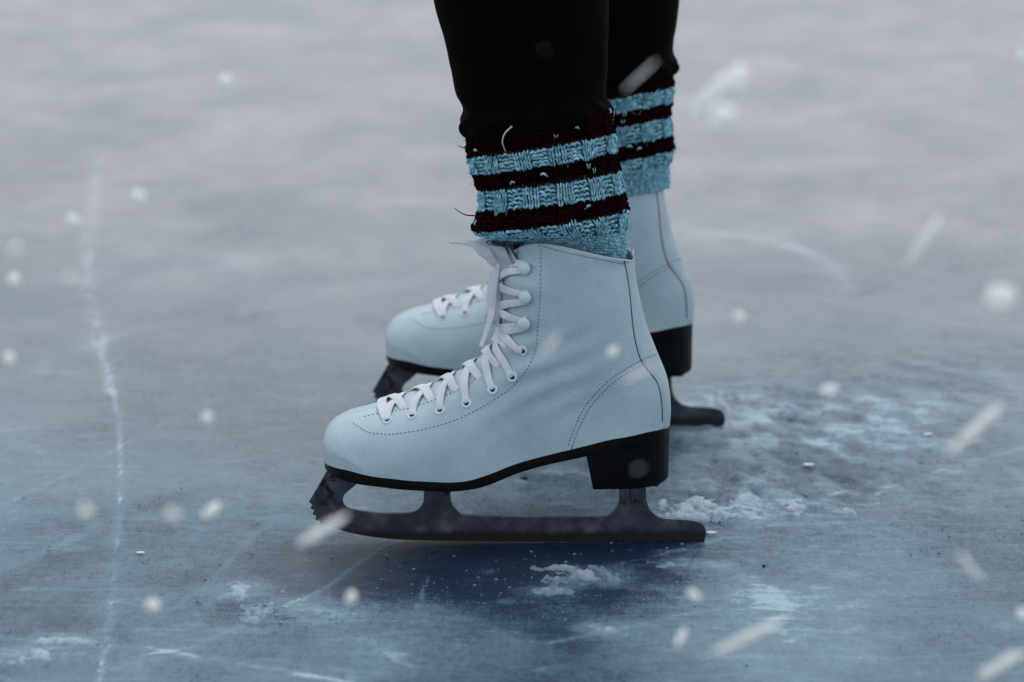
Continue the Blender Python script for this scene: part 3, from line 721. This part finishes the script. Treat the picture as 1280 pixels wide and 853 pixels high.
# tongue
V = []; F = []
TC = catmull([at(640, 420, 0), at(633, 380, 0), at(629, 350, 0), at(622, 322, 0), at(609, 303, 0)], 10); nv = 21
for lay in (0, 1):
    for i, c_ in enumerate(TC):
        hwid = .030 if i < len(TC)-9 else .030*math.sqrt(max(1-((i-(len(TC)-9))/8.4)**2*.75, 0))
        for k in range(nv):
            v_ = -1+2*k/(nv-1); a_ = v_*1.0
            V.append((c_[0]+.030*(1-math.cos(a_))-.0012+lay*.0035, math.sin(a_)*hwid, c_[2]+.006*(1-math.cos(a_))*0))
L_ = len(TC)*nv
for lay in (0, 1):
    for i in range(len(TC)-1):
        for k in range(nv-1):
            q = (lay*L_+i*nv+k, lay*L_+i*nv+k+1, lay*L_+(i+1)*nv+k+1, lay*L_+(i+1)*nv+k); F.append(q if lay else q[::-1])
i = len(TC)-1
for k in range(nv-1): F.append((i*nv+k, i*nv+k+1, L_+i*nv+k+1, L_+i*nv+k))
for i in range(len(TC)-1):
    for k in (0, nv-1): F.append((i*nv+k, (i+1)*nv+k, L_+(i+1)*nv+k, L_+i*nv+k))
mk('tongue', V, F, TONGUE, skate)

tag(skate, 'white leather figure skate nearest the camera, its whole blade and laced side in view', 'ice skate', 'pair of white figure skates')
far_off = np.array([gnd(906, 534)[0]-at(882.3, 679, 0)[0], gnd(906, 534)[1], 0])
def copy_tree(o, parent=None):
    c_ = o.copy(); COL.objects.link(c_)
    if parent: c_.parent = parent
    for ch in list(o.children): copy_tree(ch, c_)
    return c_
skate2 = copy_tree(skate); skate2.location = far_off
tag(skate2, 'white leather figure skate standing behind the other one, half hidden by it and slightly blurred', 'ice skate')

# ------------------------------------------------------------------ the skater
person = empty('person', (float(far_off[0])/2, float(far_off[1])/2, 0))
PO = np.array([far_off[0]/2, far_off[1]/2, 0])
def rings_px(rows, Y, bratio=.86, ybias=0):
    out = []
    for (L, R_) in rows:
        a_ = at(*L, Y); b_ = at(*R_, Y); c_ = (a_+b_)/2; e_ = (b_-a_)/2
        out.append((c_+np.array([0, ybias, 0]), e_, np.linalg.norm(e_)*bratio))
    return out
def interp_rings(R_, n):
    A_ = np.array([np.r_[c_, e_, [b_]] for c_, e_, b_ in R_]); Q = catmull(A_, n); return Q
def ring_point(q, phi, off=0.):
    c_, e_, b_ = q[:3], q[3:6], q[6]; a_ = np.linalg.norm(e_); eh_ = e_/a_
    nx_, ny_ = math.cos(phi)/a_, math.sin(phi)/b_; L = math.hypot(nx_, ny_); nx_ /= L; ny_ /= L
    return c_+eh_*(a_*math.cos(phi)+off*nx_)+np.array([0, 1, -KT])*(b_*math.sin(phi)+off*ny_), eh_*nx_+np.array([0, ny_, 0])

KT = .15
LIGHT = np.array([.15, .37, .48]); LIGHT2 = np.array([.34, .60, .72]); DARKY = np.array([.0115, .0012, .0020])
def knit(name, rows, bands, Y, ncols, parent, label, brs, seed):
    """rows: (L,R) ring edges per band boundary; bands: (colour, stitch rows, rib?)"""
    r_ = np.random.default_rng(seed)
    R_ = [(c_, e_, np.linalg.norm(e_)*br) for (c_, e_, b_), br in zip(rings_px(rows, Y), brs)]; A_ = np.array([np.r_[c_, e_, [b_]] for c_, e_, b_ in R_])
    # ring for every stitch row
    Q = []; info = []
    Cq = catmull(A_, 20)
    for bi, (colr, nr, rib) in enumerate(bands):
        for k in range(nr): Q.append(Cq[int(round((bi+k/nr)*20))]*1.0 if False else None); t = (bi+k/nr)*20; i0 = int(t); f = t-i0; Q[-1] = Cq[i0]*(1-f)+Cq[min(i0+1, len(Cq)-1)]*f; info.append((colr, rib))
    Q.append(Cq[-1]); nr_tot = len(info); Q = np.array(Q)
    phis_cache = {}
    VV = []; FF = []; CC = []; nb = 0
    SEG = 6; RN = 5
    ring_a = np.arange(SEG)*2*math.pi/SEG
    Fq = np.array([(i*SEG+k, i*SEG+(k+1) % SEG, (i+1)*SEG+(k+1) % SEG, (i+1)*SEG+k) for i in range(RN-1) for k in range(SEG)])
    def piece(P, rad, colr, nvec):
        nonlocal nb
        T = np.gradient(P, axis=0); T /= np.linalg.norm(T, axis=1)[:, None]+1e-12
        w_ = np.cross(T, nvec); w_ /= np.linalg.norm(w_, axis=1)[:, None]+1e-12; n2_ = np.cross(w_, T)
        V_ = P[:, None, :]+(w_[:, None, :]*np.cos(ring_a)[None, :, None]+n2_[:, None, :]*np.sin(ring_a)[None, :, None])*rad[:, None, None]
        VV.append(V_.reshape(-1, 3)); FF.append(Fq+nb); nb += RN*SEG
        CC.append(np.repeat(colr[None], RN*SEG, 0))
    tt = np.linspace(0, 1, RN)
    for ri in range(nr_tot):
        colr, rib = info[ri]; ncol_r = ncols if rib else int(ncols*1.75)
        q0, q1 = Q[ri], Q[min(ri+1, len(Q)-1)]
        h_ = np.linalg.norm(q1[:3]-q0[:3]); dphi = 2*math.pi/ncol_r
        sw = dphi*(np.linalg.norm(q0[3:6])+q0[6])/2
        for ci in range(ncol_r):
            phi = ci*dphi
            # only the outer face matters, all sides are knitted
            purl = rib and (ci % 6) >= 3
            colr2 = colr.copy(); fleck = False
            if colr is DARKY or np.allclose(colr, DARKY):
                if r_.random() < .03: colr2 = LIGHT2*.9; fleck = True
                else: colr2 = DARKY*(.5+1.1*r_.random())
            else:
                colr2 = (LIGHT*(1-(u_ := r_.random()))+LIGHT2*u_)*(.75+.45*r_.random())
            jx = (r_.random()-.5)*.25*dphi; jh = (r_.random()-.5)*(.5 if rib else .15); jx *= (1 if rib else .3)
            hump = (.0012 if rib and not purl else (-.0004 if purl else 0))+(.0006*math.sin(ci*.7+ri*1.9))
            def pt(dp, dv, off):
                q = q0*(1-dv)+q1*dv; return ring_point(q, phi+jx+dp*dphi, off)
            if not purl:
                for sgn in (-1, 1):
                    pp = []; nvs = []
                    for t in tt:
                        p, nv_ = pt(sgn*((.15+.17*t) if rib else (.10+.12*t)), 1.2-1.35*t+jh, hump+.0009*math.sin(math.pi*t)-.0004); pp.append(p); nvs.append(nv_)
                    pp = np.array(pp); nv_ = nvs[2]
                    piece(pp, sw*(.175 if rib else .19)*np.array([.5, .95, 1.1, .95, .5])*(.85+.35*r_.random())*(1 if fleck is False else .55), colr2*(.9+.2*r_.random()), nv_)
            else:
                pp = []; up_ = -1; sl_ = r_.normal()*.35
                for t in tt:
                    p, nv_ = pt(-.60+1.2*t, .5+jh*.8+up_*.55*(math.sin(math.pi*t)-.5)+sl_*(t-.5), hump+.0012*math.sin(math.pi*t)-.0004); pp.append(p)
                piece(np.array(pp), sw*.235*np.array([.4, .95, 1.1, .95, .45])*(.9+.25*r_.random()), colr2, nv_)
    # backing sheet
    # fuzz
    for k in range(int(ncols*16)):
        ri = r_.random()*(nr_tot-1); i0 = int(ri); q = Q[i0]*(1-(ri-i0))+Q[i0+1]*(ri-i0); phi = r_.random()*2*math.pi
        p, nv_ = ring_point(q, phi, .0008); colr = info[i0][0]; dr = nrm(r_.normal(size=3)+nv_*.8); L = .002+.0035*r_.random()
        bend = r_.normal(size=3)*.001
        P = np.array([p+dr*L*t+bend*t*t for t in tt]); piece(P, np.full(RN, .00006), (colr if np.allclose(colr, DARKY) else LIGHT2)*1.2, nrm(np.cross(dr, [.3, .5, .8])))
    V_ = np.vstack(VV)-PO; F_ = np.vstack(FF); C_ = np.vstack(CC)
    # backing tube in darkened yarn colour, shade painted behind the stitch gaps
    nbk = 64; base = len(V_); Vb = []; Cb = []
    for ri, q in enumerate(Q):
        colr = info[min(ri, nr_tot-1)][0]
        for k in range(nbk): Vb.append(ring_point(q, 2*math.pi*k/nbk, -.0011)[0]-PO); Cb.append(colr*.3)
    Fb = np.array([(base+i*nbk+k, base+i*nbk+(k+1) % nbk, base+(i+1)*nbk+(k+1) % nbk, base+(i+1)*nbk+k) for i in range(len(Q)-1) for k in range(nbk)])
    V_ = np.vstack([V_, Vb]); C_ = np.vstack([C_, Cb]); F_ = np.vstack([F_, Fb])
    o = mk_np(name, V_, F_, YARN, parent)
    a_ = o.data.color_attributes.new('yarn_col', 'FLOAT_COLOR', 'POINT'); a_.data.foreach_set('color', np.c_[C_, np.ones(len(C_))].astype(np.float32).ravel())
    if label: o['label'] = label
    return o
rowsN = [((585, 165), (763, 135)), ((586, 196), (766, 167)), ((592, 218), (769, 190)), ((599, 238), (773, 214)), ((600, 263), (778, 241)), ((593, 289), (783, 263)), ((622, 298), (781, 288)), ((656, 303), (782, 318)), ((656, 335), (776, 345))]
BN = [.86, .86, .86, .86, .86, .85, .80, .74, .70]
bandsN = [(DARKY, 6, True), (LIGHT, 5, True), (DARKY, 4, True), (LIGHT, 5, True), (DARKY, 5, True), (LIGHT, 4, True), (LIGHT, 7, False), (LIGHT, 5, False)]
lwN = knit('leg_warmer', rowsN, bandsN, 0, 78, person, 'knitted leg warmer on the near leg, pale blue and maroon stripes, tucked into the boot', BN, 5)
yF = float(far_off[1])
rowsF = [((668, 112), (838, 86)), ((669, 136), (840, 109)), ((668, 155), (838, 128)), ((668, 172), (836, 146)), ((669, 196), (838, 169)), ((668, 214), (841, 187)), ((668, 222), (836, 204)), ((672, 252), (836, 234))]
bandsF = [(DARKY, 6, True), (LIGHT, 5, True), (DARKY, 4, True), (LIGHT, 5, True), (DARKY, 5, True), (LIGHT, 3, True), (LIGHT, 8, False)]
lwF = knit('leg_warmer', rowsF, bandsF, yF, 78, person, 'knitted striped leg warmer on the far leg, its hem pulled down over the boot top', [.86]*9, 9)
# loose yarn ends
def yarn_end(pts, Ys, m_, parent, r_=.00055):
    mb = MB(); P = catmull([at(a_, b_, y_) for (a_, b_), y_ in zip(pts, Ys)], 8)-PO; tube(mb, P, np.linspace(r_, r_*.5, len(P)), 6); mb.build('yarn_end', m_, parent)
yarn_end([(640, 158), (631, 167), (628, 178), (632, 190)], [-.050, -.053, -.054, -.051], PALEY, lwN, .00045)
yarn_end([(613, 192), (616, 203), (613, 212), (606, 217)], [-.042, -.045, -.045, -.040], MAROON, lwN)
yarn_end([(588, 184), (580, 185), (572, 182)], [-.01, -.012, -.014], MAROON, lwN)
yarn_end([(594, 270), (583, 269), (574, 265), (568, 260)], [-.008, -.01, -.012, -.014], MAROON, lwN)
yarn_end([(756, 192), (759, 180), (762, 170), (766, 184)], [-.030, -.034, -.03, -.024], MAROON, lwN, .0004)
yarn_end([(836, 146), (841, 155), (841, 166), (836, 172)], [yF-.01, yF-.012, yF-.012, yF-.01], MAROON, lwF, .0004)

# trousers
def trouser_rows(rows, Y, extra):
    Q = list(interp_rings(rings_px(rows, Y, .9), 8)); E = [np.array([*c_, a_, 0, 0, b_]) for c_, a_, b_ in extra]
    Q2 = catmull(np.array([Q[-1]]+E), 10)[1:]
    return np.array(Q+list(Q2))
tN = trouser_rows([((598, 180), (752, 158)), ((588, 177), (757, 155)), ((577, 167), (762, 149)), ((574, 153), (763, 135)), ((579, 137), (757, 120)), ((570, 119), (757.5, 102)), ((565, 97), (759, 80)), ((554, 50), (760, 35)), ((542, 0), (758.6, -12)), ((532, -50), (755, -60))], 0,
  [((.000, 0.0, .46), .064, .062), ((-.018, .0, .54), .062, .058), ((.0, .02, .66), .075, .07), ((.05, .05, .82), .095, .085), ((.07, .09, .90), .11, .10)])
tF = trouser_rows([((686, 125), (830, 100)), ((676, 121), (838, 98)), ((668, 112), (847, 90)), ((666, 100), (848.5, 80)), ((672, 84), (841.5, 67)), ((668, 66), (843, 50)), ((664, 40), (846, 30)), ((660, 0), (849.6, -8)), ((655, -50), (850, -56))], yF,
  [((.075, yF, .50), .064, .062), ((.055, yF, .58), .062, .058), ((.055, yF-.02, .68), .075, .07), ((.07, yF-.05, .82), .095, .085), ((.08, yF-.09, .90), .11, .10)])
V = []; F = []
NB = 96
for Q, sd_ in ((tN, 1), (tF, 5)):
    b0 = len(V)
    for i, q in enumerate(Q):
        zc = q[2]
        for k in range(NB):
            phi = 2*math.pi*k/NB
            gather = math.exp(-((i-18)/14)**2)      # folds gathered above the hem
            w_ = .0013*gather*math.sin(phi*11+sd_+2*math.sin(i*.25+phi))+.0030*(fbm(np.array([phi*1.6+sd_]), np.array([zc*28+phi*.8+sd_]), 3)[0]-.5)
            if i < 3: w_ *= .3
            V.append(ring_point(q, phi, w_)[0]-PO)
    for i in range(len(Q)-1):
        for k in range(NB): F.append((b0+i*NB+k, b0+i*NB+(k+1) % NB, b0+(i+1)*NB+(k+1) % NB, b0+(i+1)*NB+k))
# seat of the trousers up to the waist
b0 = len(V); RR = [(.80, .06, .10, .07), (.84, .075, .135, .10), (.90, .085, .175, .12), (.98, .085, .165, .115), (1.05, .075, .135, .10)]
Cq = catmull(np.array(RR), 5)
for z_, cx_, by, ax_ in Cq:
    for k in range(NB): V.append((cx_+ax_*math.cos(2*math.pi*k/NB)-PO[0], yF/2+by*math.sin(2*math.pi*k/NB)-PO[1], z_))
for i in range(len(Cq)-1):
    for k in range(NB): F.append((b0+i*NB+k, b0+i*NB+(k+1) % NB, b0+(i+1)*NB+(k+1) % NB, b0+(i+1)*NB+k))
trousers = mk('trousers', V, F, CLOTH, person)
# body inside the clothes
J = [(.075, yF/2, 1.03, .10), (.075, yF/2, .93, .12), (.06, .09, .86, .075), (-.012, .0, .54, .045), (.02, 0, .36, .045), (.05, 0, .17, .034), (.058, 0, .115, .030), (-.04, 0, .10, .026), (-.10, 0, .085, .022),
     (.075, yF-.09, .86, .075), (.05, yF, .56, .045), (.075, yF, .36, .042), (.075, yF, .17, .032), (.085, yF, .115, .030), (-.005, yF, .10, .026), (-.065, yF, .085, .022)]
ed = [(0, 1), (1, 2), (2, 3), (3, 4), (4, 5), (5, 6), (6, 7), (7, 8), (1, 9), (9, 10), (10, 11), (11, 12), (12, 13), (13, 14), (14, 15)]
me = bpy.data.meshes.new('body'); me.from_pydata([tuple(np.array(j[:3])-PO) for j in J], ed, []); me.materials.append(SKIN)
body = bpy.data.objects.new('body', me); COL.objects.link(body); body.parent = person
md = body.modifiers.new('skin', 'SKIN'); me.skin_vertices[0].data[1].use_root = True
for i, j in enumerate(J): me.skin_vertices[0].data[i].radius = (j[3]*.58, j[3]*.58)
body.modifiers.new('sub', 'SUBSURF').levels = 2
tag(person, 'skater standing on the ice in black trousers and striped knitted leg warmers', 'person')

# ------------------------------------------------------------------ falling snow
FL = [  # px, py, end dx, dy (0 = round), radius px, distance, label
 (281, 101, 0, 0, 9, 1.75, 'round snowflake in the air above the empty ice, highest on the left'),
 (174, 246, 5, 4, 9, 1.8, 'slanted oval snowflake left of centre, above the start of the pale skate track'),
 (93, 276, 0, 0, 8, 1.8, 'bright round snowflake just left of the upper end of the long skate track'),
 (21, 349, 0, 0, 9, 1.8, 'lower snowflake of the faint pair at the left edge of the photo'),
 (18, 312, 3, -4, 7, 1.65, 'upper snowflake of the faint pair at the left edge of the photo'),
 (87, 347, 0, 0, 6, 1.6, 'very faint snowflake right of the pair at the left edge'),
 (12, 447, 0, 0, 8, 1.85, 'single snowflake at the left edge at about mid height'),
 (260, 522, 3, 3, 9, 1.85, 'snowflake midway between the long skate track and the toe of the front boot'),
 (265, 638, 7, -6, 9, 1.8, 'short slanted snowflake left of the toe pick, level with the front blade'),
 (107, 637, 0, 0, 8, 1.6, 'dim snowflake left of the long skate track, level with the front blade'),
 (193, 759, 0, 0, 8, 1.8, 'snowflake above the crossing skate tracks at the lower left'),
 (439, 747, 0, 0, 8, 1.95, 'yellowish snowflake in front of the dark ice under the toe of the front blade'),
 (865, 741, 0, 0, 7, 1.9, 'small snowflake below the tail of the front blade'),
 (851, 797, 5, -8, 8, 1.85, 'slanted snowflake under the small one below the tail of the front blade'),
 (1036, 487, 7, -1, 9, 1.9, 'brightest wide snowflake right of the rear blade tail'),
 (925, 397, 0, 0, 8, 1.9, 'small snowflake just right of the rear boot heel'),
 (1252, 374, 6, -7, 22, 1.7, 'largest soft snowflake near the right edge'),
 (1213, 708, 15, 18, 8, 1.8, 'long streaky snowflake slanting down to the right at the lower right'),
 (933, 797, 46, -22, 13, 1.75, 'long streaky snowflake low down, right of the bottom centre'),
 (1219, 536, 36, -34, 15, 1.75, 'long streaky snowflake at the right edge, level with the front boot sole'),
 (1156, 299, 24, -34, 12, 1.6, 'faint steep streaky snowflake in the upper right half'),
 (902, 113, 40, -29, 32, 1.75, 'bright streaky snowflake right of the far leg warmer'),
 (905, 147, 6, -6, 20, 1.45, 'broad faint snowflake hanging right under the bright streaky one beside the leg'),
 (403, 663, 34, -19, 14, 1.8, 'bright streaky snowflake crossing the toe pick of the front blade'),
 (1252, 831, 34, -19, 14, 1.75, 'streaky snowflake in the bottom right corner'),
 (800, 95, 22, -20, 3.6, 1.6, 'dim streaky snowflake in front of the far trouser leg'),
 (681, 62, 0, 0, .9, 1.5, 'small dim snowflake in front of the black near trouser leg'),
 (766, 440, 4, -3, 7, 1.75, 'soft snowflake in front of the ankle of the front boot'),
 (797, 467, 20, -10, 7, 1.75, 'slanted snowflake in front of the heel counter of the front boot'),
 (686, 432, 14, -13, 7, 1.6, 'faint slanted snowflake in front of the stitched vamp line of the front boot'),
 (1277, 72, 0, 0, 6, 1.8, 'small snowflake cut by the right edge near the top'),
 (1277, 768, 0, 0, 8, 1.8, 'small snowflake cut by the right edge near the bottom'),
 (798, 586, 5, -2, .9, 1.6, 'very dim snowflake in front of the black heel block of the front skate'),
 (216, 642, 0, 0, 7, 1.55, 'faint round snowflake between the long skate track and the short slanted flake'),
]
for i, (px, py, dx, dy, r_, t_, lab) in enumerate(FL):
    t_ = {True: 1.50, False: 1.28}[t_ > 1.7] if abs(dx)+abs(dy) < 16 else 1.36          # nearer to the lens than the skates, so out of focus
    c_ = at_depth(px, py, t_); k_ = t_/FPX; mb = MB()
    ax_ = np.array([dx*k_, 0, 0])-UP*dy*k_; L = np.linalg.norm(ax_); rr = r_*k_*(.80 if L < 12*k_ else .46)  # long flakes are solid slivers standing for motion streaks
    nb_ = 3 if L == 0 else max(3, int(2*L/(rr*.8)))
    for j in range(nb_):
        u_ = 0 if L == 0 else -1+2*j/(nb_-1)
        tap = 1-.3*abs(u_)**2 if L < 12*k_ else 1-.62*abs(u_)**2.2+.10*rng.normal(); jit = rng.normal(size=3)*rr*(.35 if L == 0 else .10)
        blob(mb, ax_*u_*.9+jit, rr*tap, 2, (1, 1, 1), .12)
    o = mb.build('snowflake', FLAKE); o.location = c_; tag(o, lab, 'snowflake', 'snowflakes blown through the air')

# ------------------------------------------------------------------ light
w = bpy.data.worlds.new('World'); scene.world = w; w.use_nodes = True
nt = w.node_tree.nodes; ln = w.node_tree.links
sky = nt.new('ShaderNodeTexSky'); sky.sky_type = 'NISHITA'; sky.sun_disc = False
EL = math.radians(52); AZ = math.radians(6)      # sun behind the skater
sky.sun_elevation = EL; sky.sun_rotation = AZ; sky.air_density = 1.0; sky.dust_density = 2; sky.ozone_density = 1
mx = nt.new('ShaderNodeMixRGB'); mx.inputs[0].default_value = .92; mx.inputs[2].default_value = (7.2, 7.65, 8.1, 1)
ln.new(sky.outputs[0], mx.inputs[1])
bgn = nt['Background']; ln.new(mx.outputs[0], bgn.inputs[0]); bgn.inputs[1].default_value = .13
sl = bpy.data.lights.new('sun', 'SUN'); sl.energy = 1.5; sl.angle = math.radians(14); sl.color = (1, .985, .955)
so = bpy.data.objects.new('sun', sl); COL.objects.link(so)
d = Vector((math.sin(AZ)*math.cos(EL), math.cos(AZ)*math.cos(EL), math.sin(EL)))
so.rotation_euler = (-d).to_track_quat('-Z', 'Y').to_euler(); so.location = (0, 3, 4)
scene.view_settings.view_transform = 'Standard'; scene.view_settings.look = 'None'; scene.view_settings.exposure = 0
scene.render.engine = 'CYCLES'; scene.render.resolution_x = 1024; scene.render.resolution_y = 682
